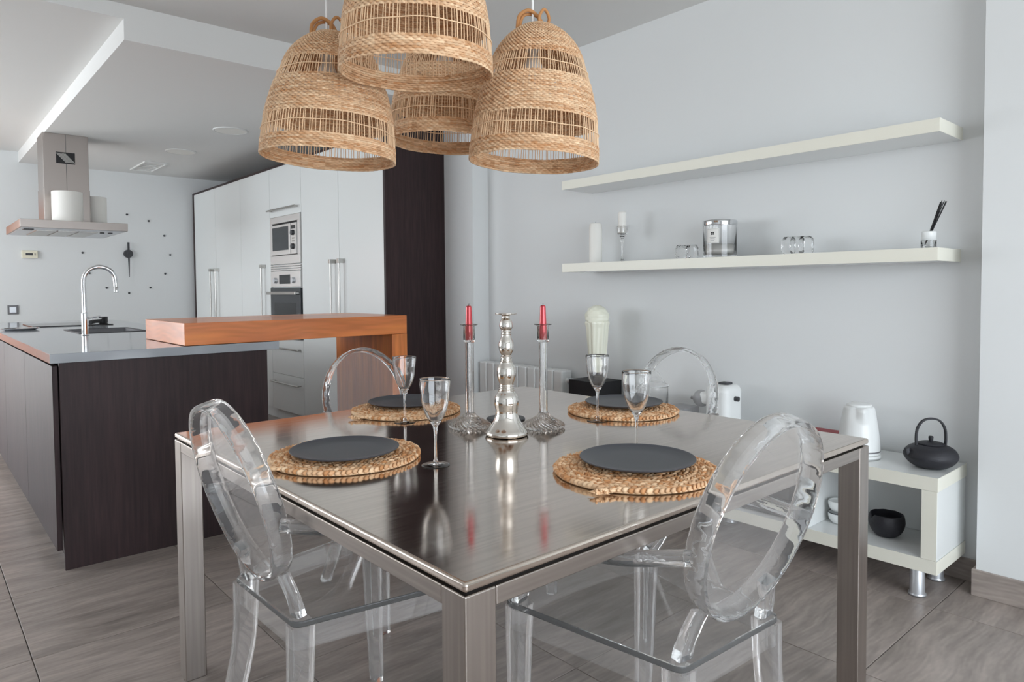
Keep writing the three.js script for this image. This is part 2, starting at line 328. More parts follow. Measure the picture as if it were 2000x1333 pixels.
// ---------------------------------------------------------------- place settings
const beadGeo = (() => {                                            // one stitch of a braid
  const g = new THREE.SphereGeometry(1, 6, 4); g.deleteAttribute('uv'); return g;
})();
function stitches(list) {                                           // list of [x, y, z, yaw, length, width, height, tone]
  const P = [], N = [], C = [], I = [], p = beadGeo.attributes.position, q = beadGeo.attributes.normal, ix = beadGeo.index.array; let o = 0;
  for (const [x, y, z, yaw, l, w, h, tone] of list) {
    const c = Math.cos(yaw), s = Math.sin(yaw);
    for (let i = 0; i < p.count; i++) {
      const a = p.getX(i) * l, b = p.getZ(i) * w, n1 = q.getX(i) / l, n3 = q.getZ(i) / w, n2 = q.getY(i) / h, k = Math.hypot(n1, n2, n3);
      P.push(x + a * c + b * s, y + p.getY(i) * h, z - a * s + b * c); N.push((n1 * c + n3 * s) / k, n2 / k, (-n1 * s + n3 * c) / k); C.push(...tone);
    }
    for (const i of ix) I.push(i + o); o += p.count;
  }
  const g = new THREE.BufferGeometry(); g.setAttribute('position', new THREE.Float32BufferAttribute(P, 3)); g.setAttribute('normal', new THREE.Float32BufferAttribute(N, 3));
  g.setAttribute('color', new THREE.Float32BufferAttribute(C, 3)); g.setIndex(I); return g;
}
const strawTone = (k, j = 0) => { const a = Math.pow(k, 1.1), b = 0.9 + 0.2 * j; return [(0.58 + 0.36 * a) * b, (0.27 + 0.41 * a) * b, (0.105 + 0.33 * a) * b]; };
const matBraid = (() => {
  const list = [];
  for (let ring = 0; ring < 10; ring++) {
    const r = 0.012 + ring * 0.0187; const n = Math.max(6, Math.round(2 * Math.PI * r / 0.0125));
    for (let k = 0; k < n; k++) for (const s of [-1, 1]) {
      const a = (k + (s > 0 ? 0.5 : 0) + rr(-0.12, 0.12)) / n * Math.PI * 2, R = r + s * 0.0046, tone = strawTone(1.05 * hash(ring, k, s) - 0.1 < 0 ? 0.02 : 1.05 * hash(ring, k, s) - 0.1, 0.2 + rnd());
      list.push([Math.cos(a) * R, 0.0082 + rr(-0.001, 0.0014), Math.sin(a) * R, -a + Math.PI / 2 + s * 0.55 + rr(-0.15, 0.15), rr(0.0098, 0.0118), rr(0.0038, 0.0046), rr(0.006, 0.0074), tone]);
    }
  }
  return stitches(list);
})();
const matBase = (() => { const g = lathe([[0, 0.0012], [0.186, 0.0012], [0.188, 0.004], [0.186, 0.0075], [0, 0.0075]], 64), c = []; for (let i = 0; i < g.attributes.position.count; i++) c.push(...strawTone(0.85, 0.5)); g.setAttribute('color', new THREE.Float32BufferAttribute(c, 3)); return g; })();
const matKnot = (() => {
  const list = []; seed = 99;
  for (let k = 0; k < 26; k++) list.push([0.186 + 0.0016 * k * 0.9 + rr(-0.004, 0.004), 0.0075 + rr(-0.002, 0.005), -0.022 + 0.0018 * k + rr(-0.005, 0.005), rr(-1.2, 1.2), rr(0.006, 0.012), rr(0.0022, 0.004), rr(0.003, 0.0045), strawTone(rr(0.5, 1), rnd())]);
  for (let k = 0; k < 12; k++) list.push([0.21 + rr(-0.004, 0.014), 0.006 + rr(-0.003, 0.008), 0.012 + rr(-0.01, 0.018), rr(-2, 2), rr(0.008, 0.015), 0.0008, 0.0008, strawTone(rr(0.6, 1), 1)]);
  return stitches(list);
})();
function makeMat(label, x, z, turn) {
  const t = thing('woven_placemat', label, 'placemat', [x, 0.75, z], 'round braided placemats on the table', turn);
  part('mat_core', matBase, M.straw, t); const b = part('braid', matBraid, M.straw, t); b.userData.kind = 'stuff';
  const k = part('frayed_end', matKnot, M.straw, t, 'loose frayed end of the braid'); k.userData.kind = 'stuff'; return t;
}
const mat0 = makeMat('round braided straw placemat with a big frayed knot, near the front chair', 1.269, -1.017, Math.PI + 0.40);
copyOf(mat0, 'round braided straw placemat by the chair nearest the dark island panel', [0.836, 0.75, -1.606], Math.PI * 1.02);
copyOf(mat0, 'round braided straw placemat on the table side toward the orange bar', [1.313, 0.75, -2.069], Math.PI * 1.05);
copyOf(mat0, 'round braided straw placemat on the table side toward the black cube and radiator', [1.859, 0.75, -1.543], Math.PI * 0.1);
const plateGeo = smoothLathe([[0, 0.0], [0.07, 0.0], [0.085, 0.001], [0.118, 0.0075], [0.134, 0.0135], [0.1352, 0.0158], [0.1335, 0.0165], [0.12, 0.0125], [0.1, 0.009], [0.06, 0.0078], [0, 0.0076]], 80, 72);
for (const [x, z, l] of [[1.283, -1.021, 'dark grey round plate on the mat with the frayed knot, nearest the front chair'], [0.822, -1.582, 'dark grey round plate at the seat nearest the dark island panel'], [1.338, -2.106, 'dark grey round plate on the far mat toward the orange bar'], [1.888, -1.562, 'dark grey round plate on the far mat toward the black cube']])
  single('dinner_plate', l, 'plate', plateGeo, M.plate, [x, 0.7672, z], 'dark plates on the mats');
const glassParts = {
  bowl: smoothLathe([[0.0005, 0.0945], [0.006, 0.097], [0.013, 0.106], [0.024, 0.125], [0.0318, 0.15], [0.0348, 0.18], [0.0378, 0.213], [0.0368, 0.2135], [0.0336, 0.18], [0.0306, 0.151], [0.0228, 0.127], [0.012, 0.1095], [0.0005, 0.103]], 90, 48),
  stem: smoothLathe([[0, 0.0055], [0.0065, 0.0058], [0.0042, 0.016], [0.0034, 0.04], [0.0034, 0.07], [0.0046, 0.088], [0.0062, 0.0958], [0, 0.0958]], 60, 24),
  foot: smoothLathe([[0, 0.0002], [0.033, 0.0002], [0.0348, 0.001], [0.033, 0.0018], [0.02, 0.0028], [0.008, 0.0052], [0, 0.0056]], 50, 48),
};
for (const [x, z, l] of [[0.961, -1.384, 'stemmed wine glass beside the plate nearest the dark island panel'], [1.202, -1.902, 'stemmed wine glass in front of the plate toward the orange bar'], [1.672, -1.492, 'stemmed wine glass beside the plate toward the black cube'], [1.417, -1.13, 'stemmed wine glass behind the front plate']]) {
  const t = thing('wine_glass', l, 'wine glass', [x, 0.75, z], 'wine glasses on the table');
  part('bowl', glassParts.bowl, M.crystal, t); part('stem', glassParts.stem, M.crystal, t); part('foot', glassParts.foot, M.crystal, t);
}

// ---------------------------------------------------------------- candlesticks
{
  const foot = smoothLathe([[0, 0.0], [0.058, 0.0], [0.063, 0.004], [0.0625, 0.009], [0.055, 0.015], [0.04, 0.023], [0.024, 0.033], [0.0145, 0.044], [0, 0.044]], 80, 288);
  { const p = foot.attributes.position;                               // twisted flutes
    for (let i = 0; i < p.count; i++) { const x = p.getX(i), z = p.getZ(i), r = Math.hypot(x, z); if (r < 0.002 || p.getY(i) < 0.002) continue; const a = Math.atan2(z, x), k = 1 + 0.05 * Math.min(1, r / 0.03) * Math.cos(24 * (a + r * 22)); p.setX(i, x * k); p.setZ(i, z * k); p.setY(i, p.getY(i) + 0.0026 * Math.cos(24 * (a + r * 22)) * Math.min(1, r / 0.02)); }
    foot.computeVertexNormals(); }
  const column = lathe([[0.0106, 0.0445], [0.0135, 0.0445], [0.0128, 0.06], [0.0128, 0.2645], [0.0106, 0.2645], [0.0106, 0.0445]], 32);
  const cup = lathe([[0, 0.265], [0.0165, 0.265], [0.0178, 0.27], [0.0172, 0.316], [0.027, 0.318], [0.0275, 0.3195], [0.027, 0.321], [0.0145, 0.3195], [0.0145, 0.2715], [0, 0.2715]], 40);
  const candle = lathe([[0, 0.272], [0.0118, 0.272], [0.0118, 0.3], [0.0098, 0.34], [0.0086, 0.374], [0.0065, 0.378], [0, 0.377]], 28);
  for (const [x, z, l1, l2] of [[1.305, -1.692, 'tall clear glass candlestick standing toward the orange bar', 'red taper candle in the glass candlestick toward the orange bar'], [1.471, -1.535, 'tall clear glass candlestick standing toward the shelf wall', 'red taper candle in the glass candlestick toward the shelf wall']]) {
    const t = thing('glass_candlestick', l1, 'candlestick', [x, 0.75, z], 'glass candlesticks'); part('fluted_foot', foot, M.crystal, t); part('column', column, M.crystal, t); part('candle_cup', cup, M.crystal, t);
    const c = thing('red_candle', l2, 'candle', [x, 0.75, z], 'red taper candles'); part('wax_body', candle, M.redCandle, c); part('wick', rod([0, 0.376, 0], [0.0008, 0.384, 0], 0.0008, 6), M.black, c);
  }
  const s = thing('silver_candlestick', 'mirrored silver baluster candlestick in the middle of the table', 'candlestick', [1.315, 0.75, -1.528]);
  const k = 0.000338, prof = [[0, 0], [168, 0], [186, 14], [186, 34], [150, 80], [112, 138], [96, 200], [100, 240], [106, 285], [98, 340], [70, 385], [72, 395], [62, 402], [70, 412], [60, 420], [68, 432], [60, 440], [78, 500], [83, 545], [76, 590], [54, 635], [56, 642], [46, 650], [53, 658], [42, 668], [50, 680], [40, 694], [60, 735], [66, 775], [60, 815], [40, 870], [46, 880], [37, 888], [44, 900], [40, 912], [56, 935], [58, 965], [50, 995], [34, 1025], [36, 1040], [66, 1048], [92, 1052], [93, 1060], [60, 1062], [28, 1050], [26, 1020], [0, 1018]];
  part('baluster_body', smoothLathe(prof.map(([a, b]) => [a * k, b * k]), 320, 48), M.mercury, s);
  const b = thing('metal_candle_holder', 'small dark metal candle holder with side arms behind the silver candlestick', 'candle holder', [1.472, 0.75, -1.715], undefined, 0.72);
  part('round_base', smoothLathe([[0, 0], [0.062, 0], [0.064, 0.003], [0.06, 0.006], [0.02, 0.008], [0.006, 0.014], [0, 0.014]], 40, 40), M.darkGrey, b);
  part('stem', rod([0, 0.01, 0], [0, 0.125, 0], 0.005), M.satin, b);
  for (const q of [-1, 1]) part('side_arm', sweep([[0, 0.108, 0], [q * 0.028, 0.1, 0], [q * 0.05, 0.112, 0], [q * 0.062, 0.116, 0]], (u) => [0.007 * (1.1 - u), 0.006 * (1.1 - u)], [0, 0, 1], { n: 14 }), M.mercury, b);
  part('cup', at(lathe([[0, 0], [0.013, 0], [0.0165, 0.03], [0.0145, 0.03], [0.011, 0.003], [0, 0.003]], 24), -0.042, 0.128, 0), M.mercury, b);
  part('cup_support', rod([-0.042, 0.108, 0], [-0.042, 0.129, 0], 0.004), M.mercury, b);
}

// ---------------------------------------------------------------- woven pendant lamps
const shadeR = (() => {                                             // radius of the shade at a height over its rim
  const P = [[0, 0.189], [0.07, 0.186], [0.143, 0.176], [0.22, 0.1575], [0.279, 0.138], [0.317, 0.1227], [0.352, 0.0985], [0.38, 0.067], [0.395, 0.04], [0.402, 0.015]];
  const c = new THREE.CatmullRomCurve3(P.map(([h, r]) => V(r, h, 0)), false, 'centripetal').getPoints(400);
  return (h) => { for (let i = 1; i < c.length; i++) if (c[i].y >= h) { const a = c[i - 1], b = c[i], t = (h - a.y) / Math.max(1e-6, b.y - a.y); return a.x + (b.x - a.x) * t; } return 0.015; };
})();
const STAKES = 132;
function weave(h0, h1) {
  const P = [], C = [], I = []; let h = h0, row = Math.round(h0 * 1000), o = 0; const W = STAKES / 2, S = W * 5, K = 5;
  while (h < h1) {
    const dr = (shadeR(h + 0.002) - shadeR(h)) / 0.002, len = Math.hypot(1, dr), pitch = 0.0056; const r = shadeR(h), few = r < 0.07 ? 0.6 : 1, ty = 1 / len, tr = dr / len;   // tangent of the profile
    const base = 0.48 + 0.3 * hash(row, 5), drift = hash(row, 8) * 6;
    for (let i = 0; i < S; i++) {
      const a = i / S * Math.PI * 2, wave = Math.sin(a * W + row * Math.PI) * 0.0015 * few, tn = strawTone(Math.max(0, Math.min(1, base + 0.55 * (hash(row, Math.floor(i / 5)) - 0.5) + 0.16 * Math.sin(a * 3 + drift))), hash(row, Math.floor(i / 5), 4));
      for (let k = 0; k < K; k++) {
        const b = k / K * Math.PI * 2, nrm = Math.cos(b) * 0.0017 + wave, along = Math.sin(b) * pitch * 0.66 + 0.0006 * Math.sin(a * 7 + drift);
        const rad = r + nrm * ty + along * tr, y = h - nrm * tr + along * ty; P.push(Math.cos(a) * rad, y, Math.sin(a) * rad); C.push(...tn);
        const i2 = (i + 1) % S, k2 = (k + 1) % K; I.push(o + i * K + k, o + i * K + k2, o + i2 * K + k2, o + i * K + k, o + i2 * K + k2, o + i2 * K + k);
      }
    }
    o += S * K; h += pitch * ty; row++;
  }
  const g = new THREE.BufferGeometry(); g.setAttribute('position', new THREE.Float32BufferAttribute(P, 3)); g.setAttribute('color', new THREE.Float32BufferAttribute(C, 3)); g.setIndex(I); g.computeVertexNormals(); return g;
}
function tinted(g, tone) { const c = []; for (let i = 0; i < g.attributes.position.count; i++) c.push(...tone); g.setAttribute('color', new THREE.Float32BufferAttribute(c, 3)); g.deleteAttribute('uv'); return g; }
function stakes(h0, h1) {
  const list = [];
  for (let k = 0; k < STAKES; k++) {
    const a = (k + rr(-0.3, 0.3)) / STAKES * Math.PI * 2, b = a + rr(-0.012, 0.012), m = (a + b) / 2, hm = (h0 + h1) / 2, q = (t, h) => [Math.cos(t) * shadeR(h), h, Math.sin(t) * shadeR(h)];
    list.push(tinted(new THREE.TubeGeometry(new THREE.CatmullRomCurve3([V(...q(a, h0)), V(...q(m, hm)), V(...q(b, h1))]), 4, rr(0.0011, 0.0015), 5), strawTone(rr(0.75, 1), rnd())));
  }
  return mergeGeometries(list);
}
function thread(h) {
  const pts = []; for (let k = 0; k < 66; k++) { const a = k / 66 * Math.PI * 2, hh = h + 0.003 * Math.sin(a * 2 + h * 40) + 0.0012 * Math.sin(a * 9), r = shadeR(hh) + 0.002; pts.push(V(Math.cos(a) * r, hh, Math.sin(a) * r)); }
  return tinted(new THREE.TubeGeometry(new THREE.CatmullRomCurve3(pts, true), 132, 0.0014, 5, true), strawTone(0.95, 1));
}
{
  seed = 31;
  const shapes = [['rim_band', weave(0.003, 0.046)], ['middle_band', weave(0.114, 0.226)], ['crown_band', weave(0.288, 0.4)], ['open_stakes', stakes(0.042, 0.118)], ['open_stakes', stakes(0.222, 0.292)], ['mid_thread', thread(0.079)], ['mid_thread', thread(0.256)]];
  const loopA = tube([[-0.045, 0.392, 0.0], [-0.038, 0.425, 0.006], [-0.012, 0.44, 0.006], [0.014, 0.425, 0.0], [0.03, 0.395, -0.004]], 0.0055, 40, 8), loopB = tube([[0.018, 0.39, 0.02], [0.02, 0.42, 0.022], [0.034, 0.44, 0.012], [0.048, 0.42, -0.004], [0.038, 0.388, -0.014]], 0.0045, 40, 8), loopC = tube([[-0.04, 0.39, 0.006], [-0.026, 0.428, -0.004], [-0.004, 0.434, -0.008], [0.02, 0.415, 0.006], [0.034, 0.39, 0.004]], 0.0045, 40, 8);
  const lamp = (label, x, y, z, turn, tx, tz, tall = 1) => {
    const t = thing('pendant_lamp', label, 'lamp', [x, y, z], 'woven straw pendant lamps'), s = new THREE.Group(); s.name = 'lamp_shade'; t.add(s); s.rotation.set(tx, 0, tz); s.scale.y = tall;
    for (const [n, g] of shapes) { const p = part(n, g, M.shadeStraw, s); p.rotation.y = turn; p.userData.kind = 'stuff'; }
    const l = new THREE.Group(); l.name = 'hanging_loops'; t.add(l); l.rotation.y = -0.72; l.position.y = 0.402 * (tall - 1);
    part('rope_loop', loopA, M.rope, l); part('rope_loop', loopB, M.rope, l); part('rope_loop', loopC, M.rope, l);
    part('socket', cyl(0.02, 0.017, 0.06, 0.325 * tall, 24), M.whitePlastic, t);
    part('bulb', smoothLathe([[0, 0.235], [0.016, 0.239], [0.029, 0.256], [0.03, 0.272], [0.02, 0.3], [0.0135, 0.315], [0.013, 0.326], [0, 0.326]].map(([a, b]) => [a, b + 0.325 * (tall - 1)]), 40, 28), M.bulb, t);
    part('cord', rod([0, 0.38 * tall, 0], [0, H - y, 0], 0.0032, 10), M.cord, t);
    part('ceiling_rose', lathe([[0, H - y - 0.028], [0.03, H - y - 0.026], [0.042, H - y - 0.008], [0.042, H - y], [0, H - y]], 32), M.whitePlastic, t);
  };
  lamp('woven straw pendant lamp hanging in front of the white oven cabinets', 0.929, 1.556, -1.858, 0.4, 0.03, -0.04, 0.9);
  lamp('woven straw pendant lamp hanging in front of the shelf wall', 1.401, 1.55, -1.498, 2.1, 0.03, -0.04);
  lamp('woven straw pendant lamp hanging highest and in front of the others', 0.977, 1.717, -1.471, 3.7, 0.05, 0.02);
  lamp('woven straw pendant lamp hanging farthest back, half hidden by the others', 1.389, 1.672, -1.921, 5.2, 0.02, -0.03);
}

// ---------------------------------------------------------------- kitchen: tall cabinets, oven, microwave
const XC = 2.52, CT = 2.275;
{
  const fr = thing('cabinet_surround', 'dark wood surround framing the tall white kitchen cabinets', 'panel', [XC + 0.32, 0, -6.28]);
  const g = (x0, x1, y0, y1, z0, z1, sw) => box(x0 - XC - 0.32, x1 - XC - 0.32, y0, y1, z0 + 6.28, z1 + 6.28, 1, sw);
  part('end_panel', g(XC - 0.004, XW - 0.001, 0, 2.44, -4.225, -4.2), M.wenge, fr, 'wide dark end panel');
  part('end_panel', g(XC - 0.004, XW - 0.001, 0, CT + 0.02, -8.45, -8.41), M.wenge, fr);
  part('top_panel', g(XC - 0.004, XW - 0.001, CT, CT + 0.02, -8.41, -4.225), M.wenge, fr);
  const handleV = (parent, y0, y1, z) => {
    const h = new THREE.Group(); h.name = 'handle'; parent.add(h);
    part('bar', rod([XC - 0.04, y0, z], [XC - 0.04, y1, z], 0.0075, 12), M.satin, h);
    for (const y of [y0 + 0.012, y1 - 0.012]) part('bracket', rbox(XC - 0.052, XC, y - 0.016, y + 0.016, z - 0.014, z + 0.014, 0.002), M.satin, h);
  };
  const door = (t, z0, z1, y0, y1, hz, name = 'door') => {
    const d = part(name, rbox(XC, XC + 0.02, y0, y1, z0 + 0.002, z1 - 0.002, 0.0015), M.whiteDoor, t); if (hz) handleV(d, 0.86, 1.412, hz); return d;
  };
  const unit = (label, z0, z1) => {
    const t = thing('tall_cabinet', label, 'cabinet', [0, 0, 0], 'tall white kitchen cabinets');
    part('body', box(XC + 0.021, XW - 0.002, 0.1, CT, z0 + 0.001, z1 - 0.001), M.whiteDoor, t);
    part('plinth', box(XC + 0.04, XW - 0.01, 0, 0.1, z0 + 0.001, z1 - 0.001), M.whiteDoor, t); return t;
  };
  const a = unit('tall white two-door cabinet farthest back, by the clock wall', -8.41, -6.96); door(a, -8.41, -7.7, 0.1, CT, -7.785); door(a, -7.7, -6.96, 0.1, CT, -7.62);
  const b = unit('tall white single-door cabinet between the oven and the two farthest doors', -6.96, -6.225); door(b, -6.96, -6.225, 0.1, CT, -6.36);
  const c = unit('tall white two-door cabinet beside the wide dark end panel', -5.56, -4.225); door(c, -5.56, -4.895, 0.1, CT, -4.965); door(c, -4.895, -4.225, 0.1, CT, -4.825);
  const o = unit('tall white oven cabinet holding the microwave, oven and drawers', -6.225, -5.56);
  const handleH = (parent, y, z0, z1) => {
    const h = new THREE.Group(); h.name = 'handle'; parent.add(h); part('bar', rod([XC - 0.04, y, z0], [XC - 0.04, y, z1], 0.0075, 12), M.satin, h);
    for (const z of [z0 + 0.03, z1 - 0.03]) part('bracket', rod([XC - 0.04, y, z], [XC, y, z], 0.006, 8), M.satin, h);
  };
  handleH(door(o, -6.225, -5.56, 1.835, CT, 0, 'lift_door'), 1.893, -6.2, -5.6);
  for (const [y0, y1, hy] of [[0.1, 0.425, 0.355], [0.428, 0.745, 0.665]]) handleH(door(o, -6.225, -5.56, y0, y1, 0, 'drawer'), hy, -6.19, -5.59);
  const m = thing('microwave', 'built-in steel microwave with dark glass door and two knobs', 'microwave', [XC, 0, -5.8925]);
  const zl = -0.315, zr = 0.315;
  part('trim_frame', merge([rbox(-0.008, 0.02, 1.41, 1.485, zl, zr, 0.002), rbox(-0.008, 0.02, 1.775, 1.832, zl, zr, 0.002), rbox(-0.008, 0.02, 1.485, 1.775, zl, zl + 0.04, 0.002), rbox(-0.008, 0.02, 1.485, 1.775, zr - 0.05, zr, 0.002)]), M.applianceSteel, m);
  part('dark_gap', box(0.006, 0.0195, 1.485, 1.775, zl + 0.04, zr - 0.05), M.black, m);
  const md = part('door', rbox(-0.018, 0.006, 1.49, 1.757, zl + 0.046, 0.14, 0.003), M.applianceSteel, m);
  part('door_glass', rbox(-0.022, -0.016, 1.53, 1.735, zl + 0.085, 0.105, 0.001), M.glassDark, md, 'dark glass door window');
  const mp = part('control_panel', rbox(-0.016, 0.006, 1.49, 1.757, 0.15, 0.26, 0.002), M.applianceSteel, m);
  part('display', box(-0.019, -0.015, 1.705, 1.735, 0.165, 0.245), M.blackGloss, mp);
  for (const y of [1.555, 1.672]) part('knob', at(cyl(0.024, 0.022, 0.022, 0, 24).rotateZ(Math.PI / 2), -0.016, y, 0.205), M.darkGrey, mp);
  for (const y of [1.6, 1.625]) part('button', rbox(-0.019, -0.015, y - 0.006, y + 0.006, 0.18, 0.23, 0.001), M.satin, mp);
  const v = thing('oven', 'built-in steel oven with dark glass door under the microwave', 'oven', [XC, 0, -5.8925]);
  for (let k = 0; k < 3; k++) part('vent_slat', rbox(-0.006, 0.015, 1.352 + k * 0.019, 1.365 + k * 0.019, zl, zr, 0.002), M.applianceSteel, v);
  part('control_panel', rbox(-0.01, 0.0195, 1.208, 1.347, zl, zr, 0.003), M.applianceSteel, v);
  part('display', box(-0.012, -0.009, 1.235, 1.315, -0.12, 0.11), M.blackGloss, v);
  for (const z of [-0.19, 0.19]) part('knob', at(cyl(0.026, 0.024, 0.025, 0, 28).rotateZ(Math.PI / 2), -0.01, 1.265, z), M.aluminium, v);
  const od = part('door', rbox(-0.014, 0.0195, 0.755, 1.2, zl, zr, 0.003), M.glassDark, v, 'dark glass oven door');
  part('door_window', rbox(-0.0155, -0.0135, 0.83, 1.07, -0.23, 0.23, 0.0005), M.blackGloss, od);
  const oh = part('handle', rbox(-0.06, -0.046, 1.14, 1.166, zl + 0.01, zr - 0.01, 0.004), M.satin, od);
  for (const z of [-0.28, 0.28]) part('bracket', rbox(-0.048, -0.013, 1.145, 1.161, z - 0.012, z + 0.012, 0.002), M.satin, oh);
}

// ---------------------------------------------------------------- kitchen island, worktop, bar
{
  const t = thing('kitchen_island', 'long dark wood kitchen island with plain doors on its left side', 'island', [0.92, 0, -5.3]);
  const g = (x0, x1, y0, y1, z0, z1, r = 0.001) => rbox(x0 - 0.92, x1 - 0.92, y0, y1, z0 + 5.3, z1 + 5.3, r);
  part('end_panel', g(0.472, 1.355, 0, 0.881, -3.436, -3.416), M.wenge, t, 'wide dark front panel');
  part('carcass', g(0.5, 1.3, 0.08, 0.878, -4.9, -3.446), M.black, t); part('carcass', g(0.5, 1.3, 0.08, 0.68, -5.49, -4.9), M.black, t); part('carcass', g(0.5, 1.3, 0.08, 0.878, -7.14, -5.49), M.black, t);
  part('plinth', g(0.5, 1.28, 0, 0.08, -7.14, -3.4465), M.wenge, t);
  const zs = [-3.438, -4.345, -5.32, -6.23, -7.14];
  for (let k = 0; k < 4; k++) part('door', g(0.449, 0.469, 0.082, 0.868, zs[k + 1] + 0.002, zs[k] - 0.002), M.wengeGloss, t);
  for (let k = 0; k < 5; k++) part('rear_door', g(1.3, 1.32, 0.1, 0.872, -7.138 + k * 0.735, -7.138 + k * 0.735 + 0.731), M.wenge, t);
  const w = thing('worktop', 'glossy grey stone worktop covering the dark kitchen island', 'worktop', [0.44, 0.882, -3.405]);
  const sh = new THREE.Shape(); sh.moveTo(0, 0); sh.lineTo(0.97, 0); sh.lineTo(0.97, 3.785); sh.lineTo(0, 3.785); sh.lineTo(0, 0);
  const hole = new THREE.Path(); hole.moveTo(0.36, 1.52); hole.lineTo(0.36, 2.06); hole.lineTo(0.72, 2.06); hole.lineTo(0.72, 1.52); hole.lineTo(0.36, 1.52); sh.holes.push(hole);
  const wg = new THREE.ExtrudeGeometry(sh, { depth: 0.036, bevelEnabled: true, bevelThickness: 0.002, bevelSize: 0.002, bevelSegments: 2 }).rotateX(-Math.PI / 2);
  part('slab', metreUV(wg.translate(0, 0.002, 0)), M.counter, w);
  const s = thing('kitchen_sink', 'dark sunken sink in the worktop behind the tap', 'sink', [0.44, 0.922, -3.405]);
  part('basin_floor', box(0.365, 0.715, -0.18, -0.175, -2.055, -1.525), M.midGrey, s);
  part('basin_walls', merge([box(0.3605, 0.366, -0.175, 0, -2.0575, -1.5225), box(0.714, 0.7195, -0.175, 0, -2.0575, -1.5225), box(0.366, 0.714, -0.175, 0, -1.528, -1.5225), box(0.366, 0.714, -0.175, 0, -2.0575, -2.052)]), M.midGrey, s);
  part('rim', merge([rbox(0.348, 0.366, 0.0005, 0.004, -2.07, -1.51, 0.001), rbox(0.714, 0.732, 0.0005, 0.004, -2.07, -1.51, 0.001), rbox(0.366, 0.714, 0.0005, 0.004, -1.528, -1.51, 0.001), rbox(0.366, 0.714, 0.0005, 0.004, -2.07, -2.052, 0.001)]), M.darkGrey, s);
  single('induction_hob', 'thin black glass hob on the worktop below the extractor hood', 'hob', rbox(-0.26, 0.26, 0.0, 0.006, -0.28, 0.28, 0.002), M.blackGloss, [0.94, 0.9225, -6.33]);
  const f = thing('kitchen_tap', 'tall chrome swan-neck tap standing on the worktop', 'tap', [0.788, 0.922, -4.723], undefined, 0.0);
  part('tap_body', lathe([[0, 0], [0.021, 0], [0.021, 0.004], [0.0175, 0.006], [0.0175, 0.128], [0.014, 0.134], [0, 0.134]], 28), M.chrome, f);
  const np = [[0, 0.13, 0], [0, 0.24, 0], [0, 0.31, 0]]; for (let k = 1; k <= 12; k++) { const a = Math.PI - k / 12 * Math.PI; np.push([0.083 + 0.083 * Math.cos(a), 0.322 + 0.083 * Math.sin(a), 0]); } np.push([0.168, 0.285, 0]);
  part('neck', tube(np, 0.0125, 60, 16), M.chrome, f);
  part('spout_tip', at(lathe([[0, 0], [0.012, 0], [0.0135, 0.003], [0.0135, 0.035], [0, 0.035]], 20), 0.169, 0.252, 0), M.chrome, f);
  part('lever', rod([0.012, 0.1, 0.006], [0.075, 0.112, 0.03], 0.005), M.chrome, f);
  const u = thing('kitchen_utensil', 'black and chrome utensil lying on the hob', 'utensil', [1.13, 0.929, -6.22], undefined, 1.0);
  part('handle_grip', sweep([[-0.14, 0.014, 0], [-0.05, 0.02, 0], [0.03, 0.016, 0]], () => [0.011, 0.014], [0, 1, 0], { n: 10 }), M.black, u);
  part('metal_shaft', rod([-0.12, 0.036, 0.01], [0.1, 0.036, 0.01], 0.007), M.chrome, u);
  part('end_block', rbox(0.05, 0.1, 0, 0.05, -0.02, 0.03, 0.004), M.black, u);
  const tr = thing('round_tray', 'shallow round chrome tray lying on the worktop corner at the picture edge', 'tray', [0.575, 0.922, -5.72]);
  part('dish', smoothLathe([[0, 0.0005], [0.085, 0.0005], [0.11, 0.012], [0.112, 0.013], [0.109, 0.0135], [0.084, 0.003], [0, 0.003]], 50, 48), M.chrome, tr);
  const bar = thing('breakfast_bar', 'thick orange wood breakfast bar resting on the worktop with one panel leg', 'bar counter', [1.575, 0, -3.765]);
  const q = (x0, x1, y0, y1, z0, z1, sw) => rbox(x0 - 1.575, x1 - 1.575, y0, y1, z0 + 3.765, z1 + 3.765, 0.0025, 0.9, sw);
  part('bar_top', q(0.968, 2.182, 0.9235, 1.029, -4.11, -3.418), M.cherry, bar);
  part('leg', q(2.083, 2.184, 0, 0.9225, -4.105, -3.42, true), M.cherry, bar);
}

